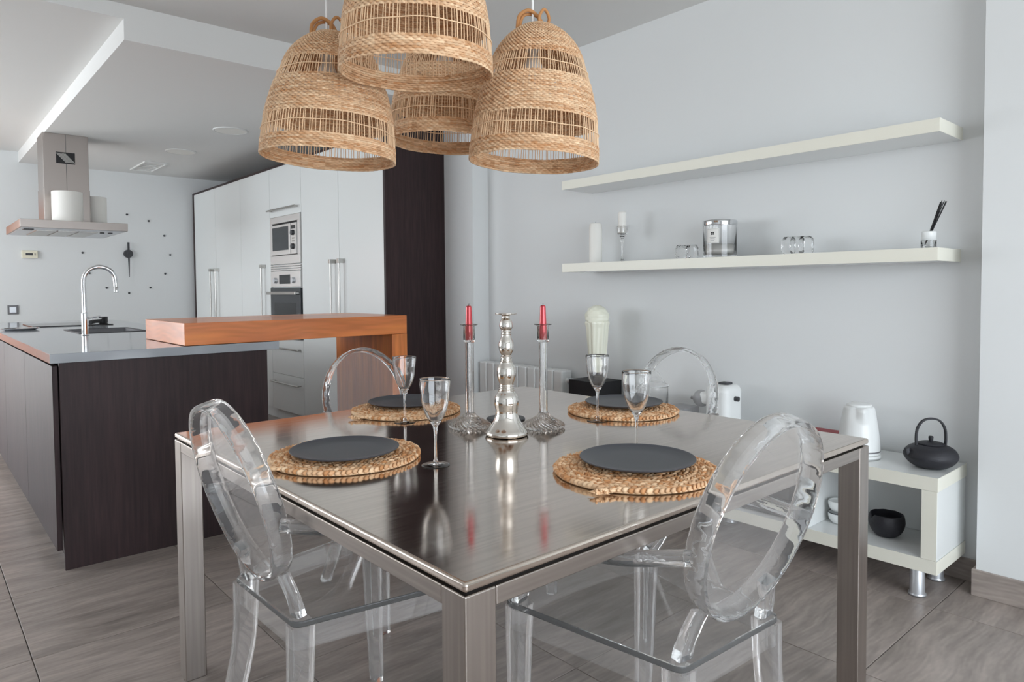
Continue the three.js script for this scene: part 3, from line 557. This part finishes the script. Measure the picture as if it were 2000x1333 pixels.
// ---------------------------------------------------------------- extractor hood, wall items, ceiling fittings
{
  const t = thing('extractor_hood', 'steel extractor hood with flat canopy and square chimney', 'extractor hood', [1.03, 1.67, -6.88]);
  const g = (x0, x1, y0, y1, z0, z1, r = 0.002, sw) => rbox(x0 - 1.03, x1 - 1.03, y0 - 1.67, y1 - 1.67, z0 + 6.88, z1 + 6.88, r, 1, sw);
  const can = part('canopy', merge([g(0.664, 1.395, 1.674, 1.738, -6.412, -6.4), g(0.664, 1.395, 1.674, 1.738, -7.36, -7.348), g(0.664, 0.676, 1.674, 1.738, -7.348, -6.412), g(1.383, 1.395, 1.674, 1.738, -7.348, -6.412), g(0.676, 1.383, 1.726, 1.738, -7.348, -6.412)]), M.hoodSteel, t);
  part('underside_panel', g(0.676, 1.383, 1.672, 1.684, -7.348, -6.412), M.aluminium, can);
  for (let k = 0; k < 3; k++) part('grease_filter', g(0.79 + k * 0.145, 0.925 + k * 0.145, 1.664, 1.673, -7.2, -6.6), M.satin, can);
  part('switch_strip', g(0.7, 0.765, 1.666, 1.673, -6.62, -6.52), M.darkGrey, can);
  for (const x of [1.25, 1.31]) part('hood_spot', at(cyl(0.018, 0.018, 0.008, 0, 20), x - 1.03, -0.006, 0.25), M.darkGrey, can);
  const ch = part('chimney', g(0.868, 1.188, 1.738, HK, -7.06, -6.75, 0.003, true), M.hoodSteel, t);
  part('seam', g(1.026, 1.029, 1.74, HK - 0.004, -6.7515, -6.749, 0.0005), M.darkGrey, ch);
  part('lower_sleeve', g(0.864, 0.869, 1.739, 2.03, -7.062, -6.752, 0.001), M.hoodSteel, ch); part('lower_sleeve', g(1.187, 1.192, 1.739, 2.03, -7.062, -6.752, 0.001), M.hoodSteel, ch);
  const gr = part('vent_grille', g(0.957, 1.091, 2.236, 2.329, -6.753, -6.749, 0.0005), M.black, ch);
  for (let k = 0; k < 7; k++) part('slat', at(new THREE.BoxGeometry(0.0045, 0.1, 0.003).rotateZ(0.75), 0.957 - 1.03 + 0.037 + k * 0.01, 2.2825 - 1.67, -6.7475 + 6.88), M.satin, gr);
  const canister = (label, x, z, r, h) => { const c = thing('white_canister', label, 'canister', [x, 1.7382, z], 'white canisters on the hood'); part('body', lathe([[0, 0], [r - 0.004, 0], [r, 0.004], [r, h - 0.004], [r - 0.004, h], [r - 0.012, h], [r - 0.014, h - 0.02], [0, h - 0.02]], 48), M.wax, c); };
  canister('white canister on the hood in front of the chimney', 1.0, -6.575, 0.108, 0.245);
  canister('white canister on the hood beside the chimney', 1.272, -6.93, 0.076, 0.26);
  const c = thing('wall_clock', 'frameless wall clock with dark hands and dot hour marks', 'clock', [1.846, 1.59, ZB + 0.001]);
  part('hub', at(cyl(0.046, 0.044, 0.03, 0, 36).rotateX(Math.PI / 2), 0, 0, 0), M.darkGrey, c);
  part('hour_hand', rbox(-0.011, 0.011, 0.0, 0.125, 0.03, 0.034, 0.001), M.darkGrey, c); part('minute_hand', (() => { const s = new THREE.Shape(); s.moveTo(-0.012, 0.03); s.lineTo(0.012, 0.03); s.lineTo(0.003, -0.258); s.lineTo(-0.003, -0.258); return new THREE.ExtrudeGeometry(s, { depth: 0.003, bevelEnabled: false }).translate(0, 0, 0.035); })(), M.darkGrey, c);
  for (let k = 0; k < 12; k++) { const a = k * Math.PI / 6; part('hour_dot', at(cyl(0.0115, 0.0105, 0.008, 0, 16).rotateX(Math.PI / 2), 0.43 * Math.sin(a), 0.43 * Math.cos(a), 0), M.darkGrey, c); }
  const th = thing('thermostat', 'small cream wall thermostat with a dark display', 'thermostat', [0.952, 1.56, ZB + 0.001]);
  part('case', rbox(-0.068, 0.068, -0.04, 0.04, 0, 0.028, 0.006), M.cream, th); part('display', rbox(-0.035, 0.025, -0.01, 0.012, 0.027, 0.0295, 0.001), M.darkGrey, th); part('switch', rbox(0.04, 0.046, -0.01, 0.012, 0.027, 0.031, 0.001), M.darkGrey, th);
  const so = thing('wall_socket', 'square grey wall socket low over the worktop', 'socket', [0.8, 1.002, ZB + 0.001]);
  part('plate', rbox(-0.045, 0.045, -0.045, 0.045, 0, 0.01, 0.003), M.midGrey, so); part('insert', rbox(-0.028, 0.028, -0.028, 0.028, 0.009, 0.013, 0.002), M.aluminium, so);
  for (const [x, z, l] of [[2.019, -5.756, 'round flush ceiling light nearer the pendant lamps'], [1.964, -6.909, 'round flush ceiling light farther back, toward the clock wall']]) {
    const r = thing('recessed_ceiling_light', l, 'ceiling light', [x, HK, z], 'round ceiling lights'); part('trim_ring', new THREE.TorusGeometry(0.125, 0.008, 10, 48).rotateX(Math.PI / 2), M.ceiling, r); part('diffuser', cyl(0.118, 0.12, 0.006, -0.006, 48), M.wax, r);
  }
  const v = thing('ceiling_vent', 'square white ceiling vent near the clock wall', 'vent', [1.935, HK, -7.92]);
  part('frame', merge([rbox(-0.11, 0.11, -0.014, 0, 0.28, 0.3, 0.002), rbox(-0.11, 0.11, -0.014, 0, -0.3, -0.28, 0.002), rbox(-0.11, -0.09, -0.014, 0, -0.28, 0.28, 0.002), rbox(0.09, 0.11, -0.014, 0, -0.28, 0.28, 0.002)]), M.ceiling, v);
  for (let k = 0; k < 5; k++) part('slat', rbox(-0.09, 0.09, -0.009, -0.001, -0.23 + k * 0.1, -0.19 + k * 0.1, 0.001), M.ceiling, v);
}

// ---------------------------------------------------------------- radiator
{
  const t = thing('radiator', 'white column radiator on the wall beside the far pillar', 'radiator', [3.09, 0, -3.42]);
  for (let k = 0; k < 10; k++) part('section', rbox(-0.045, 0.045, 0.1, 0.665, -0.415 + k * 0.083, -0.415 + k * 0.083 + 0.077, 0.012, 1, false, 3), M.whitePlastic, t);
  part('pipe', merge([rod([0, 0.16, -0.41], [0, 0.16, 0.41], 0.018), rod([0, 0.6, -0.41], [0, 0.6, 0.44], 0.018)]), M.whitePlastic, t);
  part('bracket', merge([box(0.02, XW - 3.091, 0.3, 0.33, -0.26, -0.24), box(0.02, XW - 3.091, 0.3, 0.33, 0.24, 0.26)]), M.whitePlastic, t);
  const v = part('valve', at(cyl(0.022, 0.018, 0.05, 0, 20).rotateX(Math.PI / 2), 0, 0.6, 0.43), M.aluminium, t); part('valve_stem', rod([0, 0.1, 0.455], [0, 0.6, 0.455], 0.009), M.aluminium, v);
}

// ---------------------------------------------------------------- wall shelves and what stands on them
for (const [y, l] of [[1.802, 'long white floating shelf, the upper empty one'], [1.322, 'long white floating shelf, the lower one holding candles and glass']]) {
  const t = thing('floating_shelf', l, 'shelf', [3.03, y, -1.878], 'floating shelves');
  part('board', rbox(-0.1285, 0.13, -0.049, 0, -0.981, 0.981, 0.0015), M.whiteGloss, t);
  part('edge_band', rbox(-0.1305, -0.128, -0.0495, 0.0003, -0.982, 0.982, 0.0008), M.edge, t); part('edge_band', rbox(-0.13, 0.13, -0.0495, 0.0003, 0.981, 0.983, 0.0008), M.edge, t);
}
{
  const SY = 1.3226, X = 3.02;
  const pc = thing('pillar_candle', 'tall white pillar candle at the far end of the lower shelf', 'candle', [X, SY, -2.706]); part('wax_body', smoothLathe([[0, 0], [0.034, 0], [0.0355, 0.004], [0.0355, 0.22], [0.033, 0.229], [0.02, 0.232], [0, 0.229]], 60, 36), M.wax, pc); part('wick', rod([0, 0.228, 0], [0.001, 0.24, 0], 0.001, 6), M.black, pc);
  const ch = thing('glass_candle_holder', 'slender glass stem holder with white candle on the lower shelf', 'candle holder', [X, SY, -2.508]);
  part('stem', smoothLathe([[0, 0], [0.032, 0], [0.033, 0.003], [0.014, 0.008], [0.006, 0.02], [0.0055, 0.09], [0.009, 0.118], [0.007, 0.13], [0.014, 0.145], [0, 0.148]], 60, 28), M.crystal, ch);
  part('candle_cup', smoothLathe([[0, 0.149], [0.018, 0.15], [0.026, 0.158], [0.0275, 0.2], [0.0255, 0.2], [0.024, 0.16], [0, 0.156]], 50, 28), M.crystal, ch);
  part('candle', smoothLathe([[0, 0.158], [0.0215, 0.16], [0.0215, 0.222], [0.023, 0.235], [0.0235, 0.27], [0.021, 0.279], [0, 0.277]], 50, 28), M.wax, ch);
  const chunk = (name, label, z, n, w, h, sd) => {
    const t = thing(name, label, 'glass block', [X, SY, z], undefined, 0.3); seed = sd;
    for (let k = 0; k < n; k++) { const g = new THREE.IcosahedronGeometry(1, 1), p = g.attributes.position; for (let i = 0; i < p.count; i++) { const q = 0.82 + 0.26 * hash(Math.round(p.getX(i) * 50), Math.round(p.getY(i) * 50), Math.round(p.getZ(i) * 50) + sd + k); p.setXYZ(i, Math.max(-0.72, Math.min(0.72, p.getX(i) * q)), Math.max(-0.7, Math.min(0.75, p.getY(i) * q)), Math.max(-0.72, Math.min(0.72, p.getZ(i) * q))); } g.computeVertexNormals(); const ww = w / n; g.scale(ww / 1.42, h / 1.42, 0.03 / 0.72); part('facet_block', at(g, 0, h * 0.493, -w / 2 + ww * (k + 0.5)), M.crystal, t); }
  };
  chunk('crystal_tealight', 'small tilted crystal tealight block left of the silver-lidded jar', -2.081, 2, 0.11, 0.072, 5);
  chunk('crystal_ornament', 'crystal glass ornament alone between the lidded jar and the diffuser', -1.497, 3, 0.11, 0.08, 9);
  const jar = thing('candle_jar', 'large glass candle jar with silver lid and small white label', 'candle jar', [X, SY, -1.891]);
  part('glass', lathe([[0, 0], [0.078, 0], [0.08, 0.004], [0.08, 0.156], [0.076, 0.156], [0.076, 0.014], [0, 0.014]], 56), M.crystal, jar);
  part('wax_fill', lathe([[0, 0.0145], [0.0755, 0.0145], [0.0755, 0.05], [0, 0.05]], 48), M.wax, jar);
  const lid = part('lid', lathe([[0, 0.157], [0.079, 0.157], [0.0825, 0.158], [0.083, 0.178], [0.08, 0.183], [0.02, 0.185], [0, 0.185]], 56), M.chrome, jar, 'polished silver lid'); lid.userData.label = 'polished silver lid';
  const cv = document.createElement('canvas'); cv.width = 96; cv.height = 128; const cx = cv.getContext('2d'); cx.fillStyle = '#e9e8e4'; cx.fillRect(0, 0, 96, 128); cx.strokeStyle = '#b8b6b0'; cx.lineWidth = 2; cx.strokeRect(5, 5, 86, 118); cx.fillStyle = '#1d1d20'; cx.fillRect(36, 30, 11, 12); cx.fillRect(49, 30, 11, 12); cx.fillRect(36, 44, 11, 11); cx.fillRect(49, 44, 11, 11); cx.fillStyle = '#77757a'; for (const [y, w] of [[76, 46], [86, 34], [98, 40], [107, 26]]) cx.fillRect(48 - w / 2, y, w, 2.5);
  const ct = new THREE.CanvasTexture(cv); ct.colorSpace = THREE.SRGBColorSpace;
  part('paper_label', at(new THREE.CylinderGeometry(0.0806, 0.0806, 0.07, 16, 1, true, -0.4, 0.8), 0, 0.105, 0).rotateY(-1.45), std({ map: ct, roughness: 0.7, side: THREE.DoubleSide }), jar, 'small white label with a black mark');
  const d = thing('reed_diffuser', 'small white-capped reed diffuser with black sticks at the shelf end', 'diffuser', [X, SY, -0.966]);
  part('bottle', lathe([[0, 0], [0.026, 0], [0.027, 0.002], [0.027, 0.034], [0.024, 0.034], [0.024, 0.004], [0, 0.004]], 36), M.crystal, d);
  part('cap', lathe([[0, 0.0345], [0.0262, 0.0345], [0.0262, 0.066], [0.024, 0.069], [0.006, 0.069], [0.006, 0.05], [0, 0.05]], 36), M.whitePlastic, d);
  for (let k = 0; k < 6; k++) { const a = k * 1.9; part('reed', rod([-0.006, 0.006, -0.014], [0.012 + 0.012 * Math.cos(a), 0.186 + 0.006 * Math.sin(a * 3), 0.045 + 0.011 * Math.sin(a)], 0.0017, 6), M.black, d); }
}

// ---------------------------------------------------------------- low white bench and what stands in and on it
const BT = 0.472;
{
  const t = thing('low_media_bench', 'low white open-compartment bench on metal legs along the shelf wall', 'bench', [2.98, 0, -1.86]);
  const zr = 1.0, zl = -1.0, x0 = -0.16, x1 = 0.165;
  part('top_panel', rbox(x0, x1, BT - 0.05, BT, zl, zr, 0.0015), M.whiteGloss, t); part('bottom_panel', rbox(x0, x1, 0.112, 0.162, zl, zr, 0.0015), M.whiteGloss, t);
  part('edge_band', rbox(x0 - 0.002, x0 + 0.0005, BT - 0.0505, BT + 0.0004, zl, zr + 0.001, 0.0006), M.edge, t); part('edge_band', rbox(x0 - 0.002, x0 + 0.0005, 0.1115, 0.1625, zl, zr + 0.001, 0.0006), M.edge, t);
  part('edge_band', rbox(x0, x1, BT - 0.0505, BT + 0.0004, zr, zr + 0.002, 0.0006), M.edge, t); part('edge_band', rbox(x0, x1, 0.1115, 0.1625, zr, zr + 0.002, 0.0006), M.edge, t);
  for (const z of [zr - 0.053, 0.465, -0.02, -0.505, zl + 0.001]) { part(z > 0.9 || z < -0.9 ? 'end_panel' : 'divider', rbox(x0 + 0.001, x1 - 0.001, 0.1625, BT - 0.0505, z, z + 0.052, 0.0015), M.whiteGloss, t); part('edge_band', rbox(x0 - 0.0015, x0 + 0.001, 0.163, BT - 0.051, z, z + 0.052, 0.0006), M.edge, t); }
  part('back_panel', box(x1 - 0.012, x1 - 0.002, 0.163, BT - 0.051, zl + 0.055, zr - 0.055), M.whiteGloss, t);
  for (const [x, z] of [[-0.11, 0.92], [0.1, 0.92], [-0.11, -0.92], [0.1, -0.92], [-0.11, 0], [0.1, 0]]) part('leg', at(lathe([[0, 0], [0.031, 0], [0.031, 0.008], [0.026, 0.011], [0.0255, 0.112], [0, 0.112]], 28), x, 0, z), M.aluminium, t);
  const k = thing('electric_kettle', 'white electric kettle with a grey band, standing on the low bench', 'kettle', [2.955, BT, -1.195], undefined, 0.6);
  part('power_base', lathe([[0, 0], [0.082, 0], [0.083, 0.012], [0.08, 0.017], [0, 0.017]], 44), M.whitePlastic, k);
  const body = smoothLathe([[0, 0.0175], [0.078, 0.018], [0.08, 0.026], [0.076, 0.09], [0.068, 0.15], [0.06, 0.195], [0.057, 0.206], [0.05, 0.212], [0, 0.212]], 80, 64);
  { const p = body.attributes.position; for (let i = 0; i < p.count; i++) { const x = p.getX(i), z = p.getZ(i), y = p.getY(i), a = Math.atan2(z, -x), w = Math.max(0, 1 - Math.abs(a) / 0.42), hgt = Math.max(0, Math.min(1, (y - 0.145) / 0.05)) * (y < 0.211 ? 1 : 0); const kk = 1 + 0.38 * w * hgt; p.setX(i, x * kk); p.setZ(i, z * kk); } body.computeVertexNormals(); }
  part('body', body, M.whitePlastic, k, 'white body with a pouring lip'); part('lid', smoothLathe([[0, 0.2125], [0.047, 0.2125], [0.046, 0.219], [0.02, 0.225], [0, 0.226]], 30, 40), M.whitePlastic, k);
  part('band', lathe([[0.0795, 0.028], [0.0805, 0.028], [0.0803, 0.034], [0.0793, 0.034]], 48), M.midGrey, k);
  part('handle', sweep([[0.05, 0.2, 0], [0.09, 0.205, 0], [0.118, 0.18, 0], [0.118, 0.11, 0], [0.1, 0.06, 0], [0.074, 0.05, 0]], () => [0.012, 0.009], [0, 0, 1], { n: 30 }), M.whitePlastic, k);
  const p = thing('cast_iron_teapot', 'squat black cast iron teapot with hoop handle on the low bench', 'teapot', [2.98, BT, -0.935], undefined, Math.PI - 0.72); p.scale.setScalar(0.9);
  part('body', smoothLathe([[0, 0.001], [0.05, 0.001], [0.058, 0.004], [0.085, 0.02], [0.103, 0.045], [0.104, 0.06], [0.09, 0.083], [0.062, 0.098], [0.052, 0.1005], [0, 0.1005]], 80, 56), M.castIron, p);
  part('lid', smoothLathe([[0, 0.101], [0.05, 0.101], [0.0515, 0.105], [0.03, 0.112], [0, 0.1135]], 36, 40), M.castIron, p); part('knob', at(lathe([[0, 0.11], [0.008, 0.113], [0.01, 0.132], [0.008, 0.136], [0, 0.136]], 16), 0, 0, 0), M.castIron, p);
  part('spout', sweep([[0.078, 0.05, 0], [0.098, 0.066, 0], [0.103, 0.086, 0]], (u) => [0.02 - 0.009 * u, 0.02 - 0.009 * u], [0, 0, 1], { n: 12, round: 0.9 }), M.castIron, p);
  part('handle', sweep([[0.062, 0.088, 0], [0.064, 0.13, 0], [0.058, 0.172, 0], [0.035, 0.203, 0], [0, 0.212, 0], [-0.035, 0.203, 0], [-0.058, 0.172, 0], [-0.064, 0.13, 0], [-0.062, 0.088, 0]], () => [0.0038, 0.0065], [0, 0, 1], { n: 48 }), M.castIron, p);
  const c = thing('coffee_machine', 'white capsule coffee machine with round grey head on the low bench', 'coffee machine', [2.98, BT, -1.86]);
  part('body', rbox(-0.07, 0.08, 0.001, 0.235, -0.05, 0.08, 0.035, 1, false, 5), M.whitePlastic, c); part('arm', rbox(-0.045, 0.045, 0.13, 0.19, -0.1, -0.03, 0.02, 1, false, 4), M.whitePlastic, c);
  const hd = part('round_head', at(new THREE.SphereGeometry(0.042, 32, 20), -0.01, 0.153, -0.1), M.midGrey, c, 'round grey head'); part('latch', rod([-0.01, 0.15, -0.158], [-0.01, 0.15, -0.045], 0.009), M.darkGrey, hd);
  part('drip_tray', rbox(-0.055, 0.055, 0.001, 0.03, -0.15, -0.052, 0.006), M.darkGrey, c); part('tray_post', rbox(-0.012, 0.012, 0.03, 0.06, -0.11, -0.09, 0.004), M.darkGrey, c);
  part('top_lever', rbox(-0.02, 0.03, 0.234, 0.245, 0.0, 0.05, 0.004), M.darkGrey, c); part('side_knob', at(cyl(0.012, 0.012, 0.02, 0, 16).rotateX(Math.PI / 2), 0.0, 0.17, 0.079), M.darkGrey, c);
  single('grey_box', 'flat grey box beside the coffee machine on the low bench', 'box', rbox(-0.07, 0.07, 0, 0.098, -0.06, 0.06, 0.004), M.midGrey, [2.98, BT, -2.085]);
  const j = thing('lidded_glass_jar', 'clear glass jar with stepped lid and ball knob on the low bench', 'jar', [2.98, BT, -2.27]);
  part('jar', lathe([[0, 0], [0.08, 0], [0.084, 0.004], [0.084, 0.182], [0.08, 0.182], [0.08, 0.006], [0, 0.006]], 48), M.crystal, j);
  part('lid', smoothLathe([[0.088, 0.183], [0.089, 0.187], [0.07, 0.2], [0.06, 0.215], [0.045, 0.232], [0.036, 0.25], [0.016, 0.27], [0.012, 0.278], [0, 0.28], [0, 0.276], [0.01, 0.268], [0.032, 0.248], [0.042, 0.23], [0.057, 0.212], [0.067, 0.196], [0.085, 0.183]], 90, 48), M.crystal, j);
  part('knob', at(new THREE.SphereGeometry(0.021, 24, 16), 0, 0.3015, 0), M.crystal, j);
  single('black_cube', 'black cube plinth at the far end of the low bench', 'plinth', rbox(-0.1, 0.1, 0, 0.178, -0.115, 0.115, 0.002), M.black, [2.98, BT, -2.678]);
  const s = thing('green_glass_sculpture', 'pale green glass sculpture with a knobbly top on the black cube', 'sculpture', [2.98, BT + 0.178, -2.66]);
  part('dark_foot', lathe([[0, 0], [0.038, 0], [0.04, 0.004], [0.038, 0.022], [0.03, 0.026], [0, 0.026]], 32), M.darkGrey, s);
  const col = smoothLathe([[0, 0.0265], [0.038, 0.027], [0.042, 0.06], [0.05, 0.14], [0.056, 0.22], [0.062, 0.3], [0.066, 0.335], [0.05, 0.345], [0, 0.345]], 80, 96);
  { const q = col.attributes.position; for (let i = 0; i < q.count; i++) { const x = q.getX(i), z = q.getZ(i), a = Math.atan2(z, x), f = 1 + 0.05 * Math.sin(a * 7 + 1) + 0.03 * Math.sin(a * 13 + q.getY(i) * 9); q.setX(i, x * f); q.setZ(i, z * f); } col.computeVertexNormals(); }
  part('fluted_body', col, M.paleGreen, s);
  const lump = new THREE.SphereGeometry(0.068, 64, 40); { const q = lump.attributes.position, n = noise2(64, 21); for (let i = 0; i < q.count; i++) { const x = q.getX(i), y = q.getY(i), z = q.getZ(i), a = Math.atan2(z, x) / Math.PI / 2 + 0.5, e = y / 0.068, w = Math.sqrt(Math.max(0, 1 - e * e)), f = 0.95 + 0.12 * w * n(a * 14, e * 6 + 20, 14, 64); q.setXYZ(i, x * f, y * f * 1.08, z * f); } lump.computeVertexNormals(); }
  part('knobbly_top', at(lump, 0, 0.36, 0), M.paleGreen, s);
  const w = thing('wire_stand', 'small dark wire stand lying on the low bench behind the kettle', 'wire stand', [3.0, BT, -1.55]); w.scale.setScalar(0.86);
  part('wire_frame', merge([tube([[-0.04, 0.003, -0.05], [0, 0.06, -0.055], [0.03, 0.1, -0.04], [0, 0.103, 0], [0.03, 0.1, 0.04], [0, 0.06, 0.055], [-0.04, 0.003, 0.05]], 0.003, 50, 6), tube([[0.03, 0.1, -0.04], [0.06, 0.05, -0.02], [0.08, 0.003, 0]], 0.003, 20, 6), tube([[0.03, 0.1, 0.04], [0.06, 0.05, 0.02], [0.08, 0.003, 0]], 0.003, 20, 6)]), M.darkGrey, w);
  const rb = thing('red_book', 'small red-edged book pile peeking out beside the kettle', 'books', [3.02, BT, -1.375]);
  part('cover', rbox(-0.06, 0.06, 0, 0.062, -0.06, 0.06, 0.004), M.darkGrey, rb); part('top_cover', rbox(-0.062, 0.062, 0.0625, 0.07, -0.062, 0.062, 0.002), M.redPaper, rb);
  const bw = thing('black_bowl', 'rough black bowl with a notched rim inside the bench compartment', 'bowl', [2.975, 0.1632, -1.09]);
  const bg = smoothLathe([[0, 0.001], [0.035, 0.001], [0.056, 0.022], [0.067, 0.055], [0.062, 0.088], [0.058, 0.09], [0.06, 0.055], [0.05, 0.025], [0, 0.014]], 70, 64);
  { const q = bg.attributes.position; for (let i = 0; i < q.count; i++) { const a = Math.atan2(q.getZ(i), q.getX(i)), y = q.getY(i); if (y > 0.06) { const d = Math.abs(((a + 2.45 + Math.PI * 3) % (Math.PI * 2)) - Math.PI); q.setY(i, y - 0.016 * Math.max(0, 1 - d / 0.22) * (y - 0.06) / 0.03 + 0.0006 * Math.sin(a * 9)); } } bg.computeVertexNormals(); }
  part('bowl_shell', bg, M.castIron, bw);
  const cp = thing('white_cup_stack', 'two stacked white cups with a dark rim, half behind the steel table leg', 'cups', [2.98, 0.1625, -1.285]);
  for (const y of [0, 0.05]) part('cup', at(smoothLathe([[0, 0.001], [0.02, 0.001], [0.036, 0.016], [0.042, 0.04], [0.04, 0.048], [0.038, 0.048], [0.039, 0.04], [0.033, 0.018], [0, 0.008]], 50, 36), 0, y, 0), M.whitePlastic, cp);
  part('rim', at(new THREE.TorusGeometry(0.041, 0.002, 8, 36).rotateX(Math.PI / 2), 0, 0.048, 0), M.darkGrey, cp);
  const mb = thing('media_box', 'dark grey media box inside the bench, seen through the front chair', 'media box', [2.97, 0.1625, -1.57]);
  part('case', rbox(-0.11, 0.11, 0.006, 0.065, -0.12, 0.12, 0.004), M.darkGrey, mb); part('front_strip', rbox(-0.112, -0.109, 0.022, 0.05, -0.115, 0.115, 0.001), M.aluminium, mb);
  for (const [x, z] of [[-0.09, -0.1], [-0.09, 0.1], [0.09, -0.1], [0.09, 0.1]]) part('foot', at(cyl(0.01, 0.01, 0.006, 0, 12), x, 0, z), M.black, mb);
  single('speaker_box', 'small black box standing on the dark media box in the bench', 'box', rbox(-0.05, 0.05, 0, 0.12, -0.05, 0.05, 0.006), M.black, [2.96, 0.228, -1.52]);
}
renderer.render(scene, camera);
